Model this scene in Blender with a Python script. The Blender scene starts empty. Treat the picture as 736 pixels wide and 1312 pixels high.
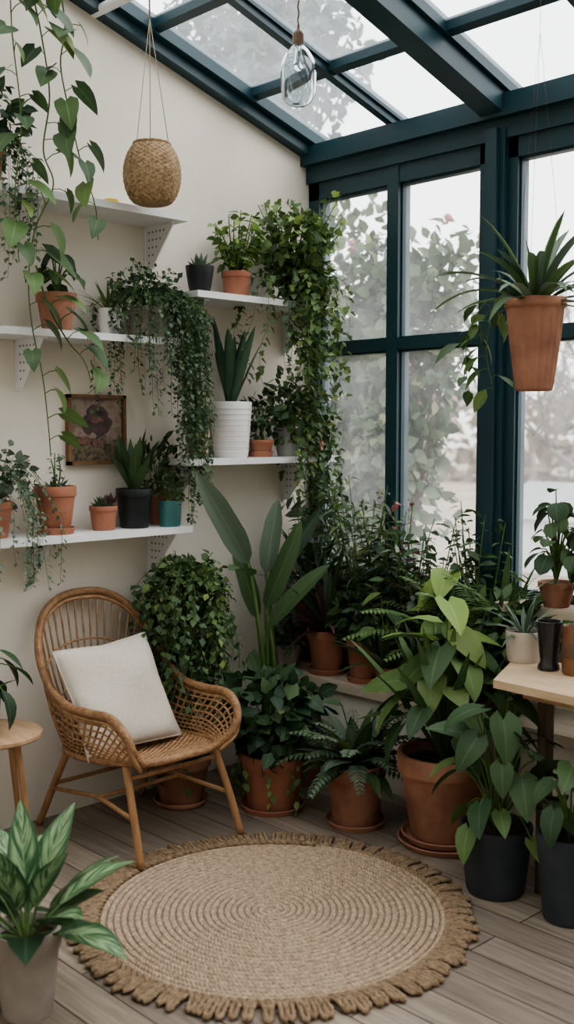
import bpy, math, random
import numpy as np
from mathutils import Vector
rng=np.random.default_rng(11)
U=lambda a,b:float(rng.uniform(a,b))
V3=lambda *a:np.array(a,dtype=float)
def nz(v):
    v=np.asarray(v,float); return v/(np.linalg.norm(v)+1e-12)

# ------------------------------------------------------------------ materials
def newmat(name):
    m=bpy.data.materials.new(name); m.use_nodes=True
    nt=m.node_tree; b=nt.nodes['Principled BSDF']; return m,nt,b
def N(nt,t,**k):
    n=nt.nodes.new(t)
    for a,v in k.items(): setattr(n,a,v)
    return n
def ramp(nt,stops):
    r=N(nt,'ShaderNodeValToRGB'); e=r.color_ramp.elements
    while len(e)<len(stops): e.new(.5)
    for i,(p,c) in enumerate(stops): e[i].position=p; e[i].color=(*c,1) if len(c)==3 else c
    return r
def rough_mat(name,c1,c2,scale=8,rough=.8,bump=.2,bscale=60,spec=.3,stretch=None,coord='Object'):
    m,nt,b=newmat(name); L=nt.links.new
    tc=N(nt,'ShaderNodeTexCoord'); mp=N(nt,'ShaderNodeMapping'); L(tc.outputs[coord],mp.inputs[0])
    if stretch: mp.inputs['Scale'].default_value=stretch
    n=N(nt,'ShaderNodeTexNoise'); n.inputs['Scale'].default_value=scale; n.inputs['Detail'].default_value=5; L(mp.outputs[0],n.inputs[0])
    r=ramp(nt,[(.3,c1),(.7,c2)]); L(n.outputs[0],r.inputs[0]); L(r.outputs[0],b.inputs['Base Color'])
    b.inputs['Roughness'].default_value=rough; b.inputs['Specular IOR Level'].default_value=spec
    if bump:
        n2=N(nt,'ShaderNodeTexNoise'); n2.inputs['Scale'].default_value=bscale; n2.inputs['Detail'].default_value=3; L(mp.outputs[0],n2.inputs[0])
        bp=N(nt,'ShaderNodeBump'); bp.inputs['Strength'].default_value=bump; bp.inputs['Distance'].default_value=.01
        L(n2.outputs[0],bp.inputs['Height']); L(bp.outputs[0],b.inputs['Normal'])
    return m
def leaf_mat(name,c1,c2,rib=None,ribw=.05,rough=.52,trans=.18,blotch=None,edge=None,bscale=14,old=True):
    m,nt,b=newmat(name); L=nt.links.new
    at=N(nt,'ShaderNodeAttribute',attribute_name='rnd')
    mx=N(nt,'ShaderNodeMix',data_type='RGBA'); L(at.outputs['Fac'],mx.inputs['Factor'])
    mx.inputs['A'].default_value=(*c1,1); mx.inputs['B'].default_value=(*c2,1)
    col=mx.outputs['Result']
    uv=N(nt,'ShaderNodeUVMap'); sp=N(nt,'ShaderNodeSeparateXYZ'); L(uv.outputs[0],sp.inputs[0])
    s=N(nt,'ShaderNodeMath',operation='SUBTRACT'); L(sp.outputs[0],s.inputs[0]); s.inputs[1].default_value=.5
    ab=N(nt,'ShaderNodeMath',operation='ABSOLUTE'); L(s.outputs[0],ab.inputs[0])
    def mix(fac,c):
        nonlocal col
        q=N(nt,'ShaderNodeMix',data_type='RGBA'); L(fac,q.inputs['Factor']); L(col,q.inputs['A']); q.inputs['B'].default_value=(*c,1); col=q.outputs['Result']
    if old:   # a few young yellowish leaves
        g=N(nt,'ShaderNodeMapRange'); L(at.outputs['Fac'],g.inputs[0]); g.inputs[1].default_value=.88; g.inputs[2].default_value=1; g.inputs[3].default_value=0; g.inputs[4].default_value=.6
        mix(g.outputs[0],(min(1,c2[0]*1.7+.01),min(1,c2[1]*1.35),c2[2]*1.0))
    if blotch:
        n=N(nt,'ShaderNodeTexNoise'); n.inputs['Scale'].default_value=bscale; n.inputs['Detail'].default_value=4
        mp=N(nt,'ShaderNodeMapping')
        cb=N(nt,'ShaderNodeCombineXYZ'); a2=N(nt,'ShaderNodeMath',operation='MULTIPLY_ADD'); L(ab.outputs[0],a2.inputs[0]); a2.inputs[1].default_value=-.9; L(sp.outputs[1],a2.inputs[2])
        L(sp.outputs[0],cb.inputs[0]); L(a2.outputs[0],cb.inputs[1]); L(at.outputs['Fac'],cb.inputs[2]); mp.inputs['Scale'].default_value=(.35,2.2,3)
        L(cb.outputs[0],mp.inputs[0]); L(mp.outputs[0],n.inputs[0])
        rr=ramp(nt,[(.45,(0,0,0)),(.55,(1,1,1))]); L(n.outputs[0],rr.inputs[0])
        cl=N(nt,'ShaderNodeMapRange'); L(ab.outputs[0],cl.inputs[0]); cl.inputs[1].default_value=.28; cl.inputs[2].default_value=.44; cl.inputs[3].default_value=1; cl.inputs[4].default_value=0
        mu=N(nt,'ShaderNodeMath',operation='MULTIPLY'); L(rr.outputs[0],mu.inputs[0]); L(cl.outputs[0],mu.inputs[1])
        mix(mu.outputs[0],blotch)
    if edge:
        g=N(nt,'ShaderNodeMath',operation='GREATER_THAN'); L(ab.outputs[0],g.inputs[0]); g.inputs[1].default_value=.36; mix(g.outputs[0],edge)
    if rib:
        g=N(nt,'ShaderNodeMapRange'); L(ab.outputs[0],g.inputs[0]); g.inputs[1].default_value=0; g.inputs[2].default_value=ribw; g.inputs[3].default_value=.8; g.inputs[4].default_value=0; mix(g.outputs[0],rib)
    L(col,b.inputs['Base Color']); b.inputs['Roughness'].default_value=rough; b.inputs['Specular IOR Level'].default_value=.38
    tr=N(nt,'ShaderNodeBsdfTranslucent'); L(col,tr.inputs[0])
    ms=N(nt,'ShaderNodeMixShader'); ms.inputs[0].default_value=trans; L(b.outputs[0],ms.inputs[1]); L(tr.outputs[0],ms.inputs[2])
    L(ms.outputs[0],nt.nodes['Material Output'].inputs[0])
    return m
def glass_mat(name,haze=.1,tint=(1,1,1)):
    m,nt,b=newmat(name); L=nt.links.new
    nt.nodes.remove(b)
    t=N(nt,'ShaderNodeBsdfTransparent'); t.inputs[0].default_value=(*tint,1)
    tl=N(nt,'ShaderNodeBsdfTranslucent'); tl.inputs[0].default_value=(.9,.93,.95,1)
    gl=N(nt,'ShaderNodeBsdfGlossy'); gl.inputs['Roughness'].default_value=.03
    tc=N(nt,'ShaderNodeTexCoord'); n=N(nt,'ShaderNodeTexNoise'); n.inputs['Scale'].default_value=2.2; n.inputs['Detail'].default_value=6; L(tc.outputs['Object'],n.inputs[0])
    mr=N(nt,'ShaderNodeMapRange'); L(n.outputs[0],mr.inputs[0]); mr.inputs[1].default_value=.35; mr.inputs[2].default_value=.75; mr.inputs[3].default_value=haze*.5; mr.inputs[4].default_value=haze*1.7
    m1=N(nt,'ShaderNodeMixShader'); L(mr.outputs[0],m1.inputs[0]); L(t.outputs[0],m1.inputs[1]); L(tl.outputs[0],m1.inputs[2])
    fr=N(nt,'ShaderNodeFresnel'); fr.inputs[0].default_value=1.45
    m2=N(nt,'ShaderNodeMixShader'); L(fr.outputs[0],m2.inputs[0]); L(m1.outputs[0],m2.inputs[1]); L(gl.outputs[0],m2.inputs[2])
    L(m2.outputs[0],nt.nodes['Material Output'].inputs[0]); return m

M={}
M['wall']=rough_mat('cream_plaster',(.68,.635,.555),(.74,.695,.615),1.2,.92,.12,25,.2)
M['teal']=rough_mat('teal_painted_metal',(.010,.036,.047),(.014,.047,.06),3,.4,.0,spec=.45)
M['white']=rough_mat('white_painted_wood',(.68,.68,.68),(.76,.76,.76),4,.5,.03)
M['hole']=rough_mat('dark_hole',(.1,.1,.1),(.14,.14,.14),4,.9,0)
M['terra']=rough_mat('terracotta',(.28,.115,.07),(.42,.19,.12),6,.82,.2,60)
M['terra2']=rough_mat('terracotta_weathered',(.22,.10,.065),(.42,.22,.145),7,.88,.3,50)
M['pinkpot']=rough_mat('blush_clay',(.42,.27,.21),(.5,.34,.27),6,.8,.1)
M['black']=rough_mat('black_plastic',(.012,.014,.016),(.025,.028,.03),5,.45,.05)
M['darkgrey']=rough_mat('dark_grey_ceramic',(.025,.032,.038),(.05,.058,.066),7,.6,.1)
M['grey']=rough_mat('grey_ceramic',(.32,.33,.32),(.45,.45,.43),7,.7,.1)
M['concrete']=rough_mat('concrete_pot',(.27,.23,.20),(.40,.36,.32),8,.85,.25,50)
M['beige']=rough_mat('beige_ceramic',(.42,.36,.29),(.52,.46,.38),8,.8,.2,50)
M['wpot']=rough_mat('white_ceramic',(.72,.71,.69),(.8,.79,.77),5,.4,.02,spec=.5)
M['tealpot']=rough_mat('teal_glaze',(.03,.11,.11),(.05,.16,.16),7,.35,.05,spec=.5)
M['soil']=rough_mat('soil',(.02,.013,.009),(.06,.04,.028),40,.95,1,120)
M['oak']=rough_mat('oak_wood',(.32,.2,.115),(.46,.31,.19),5,.55,.1,40,stretch=(1,6,6))
M['tabletop']=rough_mat('pine_tabletop',(.42,.3,.19),(.56,.42,.28),5,.5,.1,40,stretch=(1,8,8))
M['legwood']=rough_mat('leg_wood',(.28,.15,.075),(.40,.235,.12),6,.5,.1,40,stretch=(6,6,1))
M['darkwood']=rough_mat('dark_wood',(.05,.035,.025),(.1,.07,.05),6,.6,.1,40,stretch=(6,6,1))
M['ledge']=rough_mat('limewashed_wood',(.46,.38,.29),(.58,.5,.4),3,.7,.1,40,stretch=(1,8,8))
M['stem']=rough_mat('green_stem',(.06,.12,.03),(.11,.18,.05),20,.6,0)
M['bark']=rough_mat('brown_stem',(.08,.05,.03),(.15,.1,.06),30,.85,.3)
M['rattan']=rough_mat('rattan',(.27,.145,.07),(.46,.28,.15),25,.45,.4,140,spec=.4)
M['rattan2']=rough_mat('rattan_wrapped',(.20,.105,.048),(.36,.205,.105),40,.45,.6,120,spec=.4)
M['wicker']=rough_mat('wicker',(.22,.14,.075),(.44,.31,.18),60,.7,.5,120)
M['jute']=rough_mat('jute_braid',(.36,.265,.18),(.60,.47,.345),55,.95,.8,260,spec=.1)
M['jute2']=rough_mat('jute_fringe',(.20,.14,.085),(.39,.28,.185),40,.95,.8,240,spec=.1)
M['linen']=rough_mat('linen',(.57,.51,.44),(.65,.59,.52),90,.95,.5,420,spec=.1)
M['cord']=rough_mat('cord',(.3,.25,.18),(.4,.33,.24),30,.9,.2)
M['brass']=rough_mat('aged_brass',(.1,.06,.035),(.16,.1,.06),10,.45,0)
M['framewood']=rough_mat('frame_wood',(.13,.07,.035),(.24,.135,.065),20,.5,.2)
M['blackgl']=rough_mat('black_ceramic_gloss',(.01,.01,.012),(.02,.02,.022),5,.2,0,spec=.6)
M['amber']=rough_mat('brown_glaze',(.13,.055,.025),(.22,.1,.05),8,.3,0,spec=.5)
M['yellow']=rough_mat('yellow_glaze',(.7,.5,.05),(.75,.58,.1),8,.4,0)
M['glass']=glass_mat('window_glass',.13)
M['roofglass']=glass_mat('roof_glass',.14)
m,nt,b=newmat('clear_glass'); b.inputs['Transmission Weight'].default_value=1; b.inputs['Roughness'].default_value=.02; b.inputs['IOR'].default_value=1.45; b.inputs['Base Color'].default_value=(.82,.86,.87,1); M['clear']=m
M['Ldark']=leaf_mat('leaf_dark',(.019,.044,.022),(.045,.094,.040),(.08,.14,.07))
M['Lmid']=leaf_mat('leaf_mid',(.036,.074,.031),(.085,.145,.056),(.12,.19,.085),trans=.22)
M['Lbright']=leaf_mat('leaf_bright',(.08,.145,.046),(.165,.245,.082),(.18,.28,.12),trans=.25)
M['Llime']=leaf_mat('leaf_lime',(.18,.29,.065),(.30,.41,.115),(.3,.46,.18),trans=.32,old=False)
M['Lgrey']=leaf_mat('leaf_greygreen',(.067,.102,.07),(.155,.20,.14),(.18,.25,.17))
M['Lblue']=leaf_mat('leaf_trailing',(.04,.078,.047),(.095,.14,.08))
M['Lsnake']=leaf_mat('leaf_snake',(.02,.055,.032),(.04,.092,.052),None,blotch=(.07,.13,.08),edge=None,bscale=10,rough=.38,trans=.05,old=False)
M['Lpurple']=leaf_mat('leaf_purple',(.05,.027,.03),(.13,.06,.07),(.2,.1,.1),old=False)
M['Lred']=leaf_mat('leaf_red',(.10,.018,.025),(.19,.035,.045),(.25,.08,.08),old=False)
M['Lvar']=leaf_mat('leaf_variegated',(.03,.085,.035),(.05,.12,.05),(.25,.36,.2),ribw=.04,blotch=(.26,.37,.20),bscale=6,rough=.42,old=False)
M['Lcream']=leaf_mat('leaf_cream_edge',(.05,.11,.045),(.095,.165,.065),None,edge=(.30,.36,.2),old=False)
M['Lout']=leaf_mat('leaf_outdoor',(.06,.095,.05),(.15,.20,.11),trans=.25)
M['Ltree']=leaf_mat('leaf_tree',(.03,.05,.04),(.08,.11,.09),trans=.1,old=False)
M['rose']=leaf_mat('rose_petal',(.45,.22,.22),(.62,.40,.38),trans=.3,old=False)
M['dry']=leaf_mat('dry_grass',(.27,.22,.17),(.40,.33,.27),trans=.3,old=False)

# ------------------------------------------------------------------ mesh builder
def keep_inside(P):
    """foliage bends away from the left wall (x=0) and the window wall (y=0)"""
    P=P.copy(); x=P[...,0]; y=P[...,1]; z=P[...,2]
    ins=(x<4)&(y>-5)
    m_=ins&(x<.09); x[m_]=.014+.076*np.exp((x[m_]-.09)/.076)
    m_=ins&(y>-.15); y[m_]=-.05-.10*np.exp((-.15-y[m_])/.10)
    return P
class MB:
    def __init__(s,indoor=True): s.V=[];s.Q=[];s.MI=[];s.UV=[];s.R=[];s.n=0;s.mats=[];s.ind=indoor
    def mi(s,mat):
        if mat not in s.mats: s.mats.append(mat)
        return s.mats.index(mat)
    def grid(s,P,mat,rnd=.5,wrap=False,uv=None):
        a,b=P.shape[:2]
        idx=np.arange(a*b).reshape(a,b)+s.n
        if wrap: idx2=np.concatenate([idx,idx[:,:1]],1)
        else: idx2=idx
        q=np.stack([idx2[:-1,:-1],idx2[:-1,1:],idx2[1:,1:],idx2[1:,:-1]],-1).reshape(-1,4)
        s.V.append(P.reshape(-1,3)); s.Q.append(q); s.MI.append(np.full(len(q),s.mi(mat)))
        if uv is None:
            uu,vv=np.meshgrid(np.linspace(0,1,b),np.linspace(0,1,a)); uv=np.stack([uu,vv],-1)
        s.UV.append(uv.reshape(-1,2)); s.R.append(np.full(a*b,rnd)); s.n+=a*b
    def box(s,lo,hi,mat):
        lo=np.array(lo,float);hi=np.array(hi,float)
        for ax in range(3):
            o=[i for i in range(3) if i!=ax]
            for side in (0,1):
                P=np.zeros((2,2,3))
                for i in (0,1):
                    for j in (0,1):
                        v=np.zeros(3); v[ax]=(lo,hi)[side][ax]; v[o[0]]=(lo,hi)[i][o[0]]; v[o[1]]=(lo,hi)[j][o[1]]; P[i,j]=v
                nrm=np.cross(P[0,1]-P[0,0],P[1,0]-P[0,0])
                if (nrm[ax]>0)!=(side==1): P=P[::-1]
                s.grid(P,mat)
    def prism(s,poly,vec,mat):
        poly=np.array(poly,float); vec=np.array(vec,float); n=len(poly)
        for i in range(n):
            j=(i+1)%n
            s.grid(np.array([[poly[i],poly[i]+vec],[poly[j],poly[j]+vec]]),mat)
        c=poly.mean(0)
        for off in (0*vec,vec):
            P=np.zeros((2,n+1,3)); P[0,:n]=poly+off; P[0,n]=poly[0]+off; P[1]=c+off
            s.grid(P,mat)
    def tube(s,path,rad,mat,seg=6,cap=True,rnd=.5,closed=False):
        path=np.asarray(path,float); n=len(path); rad=np.broadcast_to(np.asarray(rad,float),(n,)).copy()
        if mat in('stem','bark') and s.ind: path=keep_inside(path)
        if closed:
            T=np.roll(path,-1,0)-np.roll(path,1,0)
        else: T=np.gradient(path,axis=0)
        T/= (np.linalg.norm(T,axis=1,keepdims=True)+1e-12)
        nn=np.cross(T[0],[0,0,1.]); 
        if np.linalg.norm(nn)<.1: nn=np.cross(T[0],[1.,0,0])
        nn=nz(nn); NN=np.zeros((n,3))
        for i in range(n):
            nn=nn-T[i]*np.dot(nn,T[i]); nn=nn/(np.linalg.norm(nn)+1e-12); NN[i]=nn
        B=np.cross(T,NN); a=np.linspace(0,2*math.pi,seg,endpoint=False)
        P=path[:,None]+rad[:,None,None]*(np.cos(a)[None,:,None]*NN[:,None]+np.sin(a)[None,:,None]*B[:,None])
        if closed: P=np.concatenate([P,P[:1]],0)
        elif cap:
            P=np.concatenate([np.repeat(path[:1,None],seg,1),P,np.repeat(path[-1:,None],seg,1)],0)
        s.grid(P,mat,rnd,wrap=True)
    def lathe(s,prof,c,mat,seg=32,flute=None,sx=1,sy=1,disp=None):
        prof=np.array(prof,float); a=np.linspace(0,2*math.pi,seg,endpoint=False)
        r=prof[:,0][:,None]*np.ones(seg)[None]
        if flute is not None: r=r*(1+flute[1]*(np.abs(np.cos(a*flute[0]/2))**.7-.5)[None]*(prof[:,0][:,None]>1e-5))
        z=prof[:,1][:,None]*np.ones(seg)[None]
        if disp is not None: r=r+disp(a[None],z)
        P=np.stack([c[0]+r*np.cos(a)*sx,c[1]+r*np.sin(a)*sy,c[2]+z],-1)
        s.grid(P,mat,wrap=True)
    def leaf(s,base,d,n,L,W,shape,mat,droop=.6,fold=.25,rnd=None,ns=4,cols=3,curl=0):
        d=nz(d); n=np.asarray(n,float); n=n-d*np.dot(n,d)
        if np.linalg.norm(n)<1e-3: n=np.cross(d,[1,.3,.2])
        n=nz(n); x=np.cross(d,n)
        t=np.linspace(0,1,ns+1); w=SH[shape](t)*W*.5
        k=max(abs(droop),1e-3)
        y=L*np.sin(k*t)/k; z=-np.sign(droop)*L*(1-np.cos(k*t))/k
        u=np.linspace(-1,1,cols)
        X=w[:,None]*u[None]; au=np.abs(u)[None]
        Y=y[:,None]+np.zeros_like(X); Z=z[:,None]+fold*np.abs(X)
        if shape=='heart': Y=Y-.2*L*((1-t)**2)[:,None]*au
        if curl: Z=Z+curl*W*np.sin(t*9)[:,None]*au**2
        P=np.asarray(base,float)+X[...,None]*x+Y[...,None]*d+Z[...,None]*n
        if s.ind: P=keep_inside(P)
        s.grid(P,mat,U(0,1) if rnd is None else rnd)
    def build(s,name,parent=None,sharp=50,loc=None):
        me=bpy.data.meshes.new(name)
        V=np.concatenate(s.V); Q=np.concatenate(s.Q); MI=np.concatenate(s.MI); UV=np.concatenate(s.UV); R=np.concatenate(s.R)
        if loc is None:
            lo=V.min(0);hi=V.max(0); loc=((lo[0]+hi[0])/2,(lo[1]+hi[1])/2,lo[2])
            if parent is not None: loc=(0,0,0)
        V=V-np.array(loc)
        me.vertices.add(len(V)); me.vertices.foreach_set('co',V.astype(np.float32).ravel())
        me.loops.add(len(Q)*4); me.loops.foreach_set('vertex_index',Q.astype(np.int32).ravel())
        me.polygons.add(len(Q)); me.polygons.foreach_set('loop_start',(np.arange(len(Q))*4).astype(np.int32)); 
        for m in s.mats: me.materials.append(M[m])
        me.polygons.foreach_set('material_index',MI.astype(np.int32))
        uvl=me.uv_layers.new(name='UVMap'); uvl.data.foreach_set('uv',UV[Q.ravel()].astype(np.float32).ravel())
        at=me.attributes.new('rnd','FLOAT','POINT'); at.data.foreach_set('value',R.astype(np.float32))
        me.polygons.foreach_set('use_smooth',np.ones(len(Q),dtype=bool))
        me.update(calc_edges=True)
        if sharp: me.set_sharp_from_angle(angle=math.radians(sharp))
        o=bpy.data.objects.new(name,me); bpy.context.collection.objects.link(o); o.location=loc
        if parent: o.parent=parent
        return o
def interp(xs,ys): return lambda t:np.interp(t,xs,ys)
SH={'ovate':interp([0,.12,.35,.6,.85,1],[.1,.6,1,.86,.4,0]),
    'lance':interp([0,.2,.45,.75,1],[.15,.75,1,.65,0]),
    'strap':interp([0,.3,.6,.85,1],[.6,.95,1,.65,0]),
    'heart':interp([0,.08,.25,.5,.75,.9,1],[.35,.85,1,.85,.5,.22,0]),
    'ivy':interp([0,.12,.3,.5,.7,.85,1],[.35,.8,1,.55,.62,.3,0]),
    'round':interp([0,.15,.5,.85,1],[.2,.8,1,.7,.1]),
    'banana':interp([0,.1,.3,.7,.92,1],[.1,.7,1,.9,.45,0])}
def cr(pts,n=8,closed=False):
    P=np.array(pts,float)
    if closed: P=np.concatenate([P[-1:],P,P[:2]])
    else: P=np.concatenate([2*P[:1]-P[1:2],P,2*P[-1:]-P[-2:-1]])
    out=[]
    for i in range(1,len(P)-2):
        t=np.linspace(0,1,n,endpoint=False)[:,None]
        a,b,c,d=P[i-1],P[i],P[i+1],P[i+2]
        out.append(.5*((2*b)+(-a+c)*t+(2*a-5*b+4*c-d)*t**2+(-a+3*b-3*c+d)*t**3))
    if not closed: out.append(P[-2:-1])
    return np.concatenate(out)

# ------------------------------------------------------------------ plant parts
def pot(mb,c,rt,h,mat,rb=None,rim=True,saucer=0,seg=36,flute=None,smat=None):
    rb=rb or rt*.7; c=np.array(c,float)
    if saucer:
        for k in range(saucer):
            R=rb*1.32+ (.014*(saucer-1-k))
            mb.lathe([(0,0),(R*.9,0),(R,.024),(R*.96,.026),(R*.88,.008),(0,.008)],c,smat or mat,seg); c[2]+=.009 if k==saucer-1 else .022
    if rim: prof=[(0,0),(rb*.95,0),(rb,.006),(rt*.93,h*.78),(rt*.99,h*.785),(rt,h*.8),(rt,h*.985),(rt*.985,h),(rt*.9,h),(rt*.87,h*.97),(rt*.85,h*.86)]
    else: prof=[(0,0),(rb*.93,0),(rb,.01),(rb+(rt-rb)*.35,h*.33),(rb+(rt-rb)*.7,h*.66),(rt,h*.98),(rt*.985,h),(rt*.93,h),(rt*.91,h*.97),(rt*.88,h*.86)]
    mb.lathe(prof,c,mat,seg,flute)
    rs=rt*.87
    mb.lathe([(rs,h*.87),(rs*.7,h*.885),(rs*.4,h*.88),(0,h*.9)],c,'soil',20)
    return c+V3(0,0,h*.88)
def curve_to(a,b,sag=.0,n=7,bow=None):
    a=np.array(a,float);b=np.array(b,float); t=np.linspace(0,1,n)[:,None]
    P=a+(b-a)*t; P[:,2]+=(np.sin(t[:,0]*math.pi)*sag)
    if bow is not None: P+=np.sin(t*math.pi)*np.array(bow)
    return P
def bush(mb,base,c,r,n,L,W,shape,mat,stems=10,mats=None,droop=.5,up=.4,shell=.45,ns=3,stemmat='stem',srad=.003,lump=1.):
    base=np.array(base,float); c=np.array(c,float); r=np.array(r,float)
    for i in range(stems):
        v=nz(rng.normal(size=3)); v[2]=abs(v[2])*.8 if U(0,1)<.8 else v[2]
        e=c+v*r*.85
        mb.tube(curve_to(base+V3(U(-.02,.02),U(-.02,.02),0),e,sag=U(0,.04),n=5),[srad,srad*.9,srad*.8,srad*.6,srad*.4],stemmat,4)
    for i in range(n):
        v=nz(rng.normal(size=3)); rad=shell+(1-shell)*U(0,1)**.6
        rad*=1+lump*(.14*math.sin(v[0]*5+c[0]*9)+.12*math.sin(v[2]*7+v[1]*6+c[1]*13))
        p=c+v*r*rad
        d=v+rng.normal(size=3)*.55+V3(0,0,U(-.5,.35)); nn=V3(0,0,1)*up+v*.6+rng.normal(size=3)*.35
        s=U(.65,1.3); mm=mat if mats is None or U(0,1)<.72 else mats
        mb.leaf(p,d,nn,L*s,W*s,shape,mm,droop*U(.3,1.5),U(.1,.4),ns=ns)
def vine(mb,path,L,W,shape,mat,step,stemr=.0025,stemmat='stem',jit=.4,pet=.3,ns=3,cols=3,droop=.5,down=.5,wall=None,mats=None):
    path=np.asarray(path,float); mb.tube(path,np.linspace(stemr,stemr*.6,len(path)),stemmat,4)
    seg=np.linalg.norm(np.diff(path,axis=0),axis=1); cum=np.concatenate([[0],np.cumsum(seg)]); s=U(0,step)
    while s<cum[-1]:
        p=np.array([np.interp(s,cum,path[:,k]) for k in range(3)])
        q=np.array([np.interp(min(s+.01,cum[-1]),cum,path[:,k]) for k in range(3)]); T=nz(q-p+1e-9)
        a=U(0,2*math.pi); out=nz(np.cross(T,[math.cos(a),math.sin(a),.3]))
        if wall is not None and out[0]<0: out[0]*=-.6
        d=nz(out+T*.3+V3(0,0,-down*U(.2,1.2))+rng.normal(size=3)*jit*.4)
        nn=nz(V3(0,0,.7)+out*.7+rng.normal(size=3)*.25)
        e=p+nz(out+V3(0,0,.2))*L*pet
        if pet>.25 and L>.04: mb.tube([p,(p+e)/2+V3(0,0,L*.05),e],stemr*.6,stemmat,3,cap=False)
        k=U(.6,1.2)
        mb.leaf(e,d,nn,L*k,W*k,shape,mat if mats is None or U(0,1)<.65 else mats,droop*U(.4,1.5),U(.1,.35),ns=ns,cols=cols)
        s+=step*U(.7,1.3)
def strands(mb,c,r,n,length,L,W,shape,mat,step,out=.06,az=(0,6.283),wallx=.03,ns=2,mats=None,rise=.05,down=.4,sway=.012):
    for i in range(n):
        a=U(*az); dx,dy=math.cos(a),math.sin(a); ln=U(*length); o=out*U(.5,1.5); r0=r*U(.2,.9)
        pts=[(c[0]+dx*r0*.5,c[1]+dy*r0*.5,c[2]),(c[0]+dx*(r0+o*.4),c[1]+dy*(r0+o*.4),c[2]+rise*U(.4,1)),(c[0]+dx*(r+o),c[1]+dy*(r+o),c[2]-.03)]
        z=c[2]-.03; x,y=pts[-1][0],pts[-1][1]
        while ln>0:
            z-=.09; ln-=.09; x+=U(-sway,sway); y+=U(-sway,sway); pts.append((x,y,z))
        P=cr(pts,4); P[:,0]=np.maximum(P[:,0],wallx)
        vine(mb,P,L,W,shape,mat if mats is None or U(0,1)<.7 else mats,step,stemr=.0014,pet=.2,ns=ns,wall=1,down=down)
def rosette(mb,c,n,L,W,mat,shape='strap',e=(.6,1.4),droop=1.0,fold=.25,ns=8,cols=3,az0=0,pet=0,lv=.8,curl=0,mats=None):
    for i in range(n):
        a=az0+i*2.39996+U(-.25,.25); el=e[0]+(e[1]-e[0])*(i+.5)/n+U(-.1,.1)
        d=V3(math.cos(a)*math.cos(el),math.sin(a)*math.cos(el),math.sin(el)); nn=V3(-math.cos(a)*math.sin(el),-math.sin(a)*math.sin(el),math.cos(el))
        l=L*U(lv,1.1); b=np.array(c)+V3(math.cos(a),math.sin(a),0)*.012
        if pet: 
            mb.tube(curve_to(b,b+d*pet,n=3),.003,'stem',4); b=b+d*pet
        mb.leaf(b,d,nn,l,W*U(.85,1.15),shape,mat if mats is None or U(0,1)<.6 else mats,droop*U(.7,1.3)*(1.15-el/2),fold,ns=ns,cols=cols,curl=curl)
def broad(mb,c,n,H,R,L,W,mat,shape='heart',stemr=.004,droop=.7,az=None,ns=6,mats=None,tilt=.5,clipx=None,clipy=None,curl=0,cols=5):
    for i in range(n):
        a=i*2.39996+U(-.3,.3) if az is None else U(*az)
        f=(i+.5)/n; h=H[0]+(H[1]-H[0])*f+U(-.03,.03); r=R[0]+(R[1]-R[0])*(1-f)*U(.6,1.1)
        e=np.array(c)+V3(math.cos(a)*r,math.sin(a)*r,h)
        if clipx is not None: e[0]=max(e[0],clipx)
        if clipy is not None: e[1]=min(e[1],clipy)
        mb.tube(curve_to(c,e,sag=.03+r*.3,n=7),np.linspace(stemr,stemr*.6,7),'stem',5)
        d=V3(math.cos(a),math.sin(a),U(-.7,.1)-tilt*.3)+rng.normal(size=3)*.25; s=U(.7,1.15)
        nn=V3(math.cos(a)*.5,math.sin(a)*.5,1)+rng.normal(size=3)*.2
        mb.leaf(e,d,nn,L*s,W*s,shape,mat if mats is None or U(0,1)<.65 else mats,droop*U(.5,1.4),U(.08,.3),ns=ns,cols=cols,curl=curl)
def fern(mb,c,n,L,mat,pin=.07,pw=.02,e=(.4,1.3),droop=1.3,step=.02,shape='lance',az=None):
    for i in range(n):
        a=i*2.39996+U(-.3,.3) if az is None else U(*az); el=e[0]+(e[1]-e[0])*(i+.5)/n; l=L*U(.75,1.1)
        pts=[];p=np.array(c,float);k=10; ang=el
        for j in range(k+1):
            pts.append(p.copy()); d=V3(math.cos(a)*math.cos(ang),math.sin(a)*math.cos(ang),math.sin(ang))
            p=p+d*l/k; ang-=droop*U(.8,1.2)/k*(.5+1.2*j/k)
        P=np.array(pts); mb.tube(P,np.linspace(.0028,.001,k+1),'stem',4)
        cum=np.linspace(0,1,k+1); m=int(l/step)
        side=V3(-math.sin(a),math.cos(a),0)
        rv=U(0,.8)
        for j in range(2,m):
            f=j/m; q=np.array([np.interp(f,cum,P[:,kk]) for kk in range(3)]); q2=np.array([np.interp(min(f+.05,1),cum,P[:,kk]) for kk in range(3)]); T=nz(q2-q+V3(0,0,-1e-6))
            ln=pin*math.sin(math.pi*min(1,f*.85+.12))**.7
            for sd in (-1,1):
                mb.leaf(q,side*sd+T*.55+V3(0,0,U(-.15,.1)),V3(0,0,1)+T*.2,ln*U(.85,1.1),pw,shape,mat,.5,.1,ns=2,rnd=min(1,max(0,rv+U(-.15,.15))))
def stemmed(mb,c,n,H,L,W,shape,mat,spread=.1,step=.03,mats=None,stemmat='stem',ns=3,stemr=.004,down=.3):
    for i in range(n):
        a=i*2.39996; h=U(*H); e=np.array(c)+V3(math.cos(a)*spread*U(.4,1),math.sin(a)*spread*U(.4,1),h)
        P=curve_to(np.array(c)+V3(math.cos(a),math.sin(a),0)*.01,e,n=7,bow=(U(-.02,.02),U(-.02,.02),0))
        P2=P[1:]
        mb.tube(P,np.linspace(stemr,stemr*.5,7),stemmat,5)
        vine(mb,P2,L,W,shape,mat if mats is None or i%3 else mats,step,stemr=.001,pet=.15,ns=ns,down=down)

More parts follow.
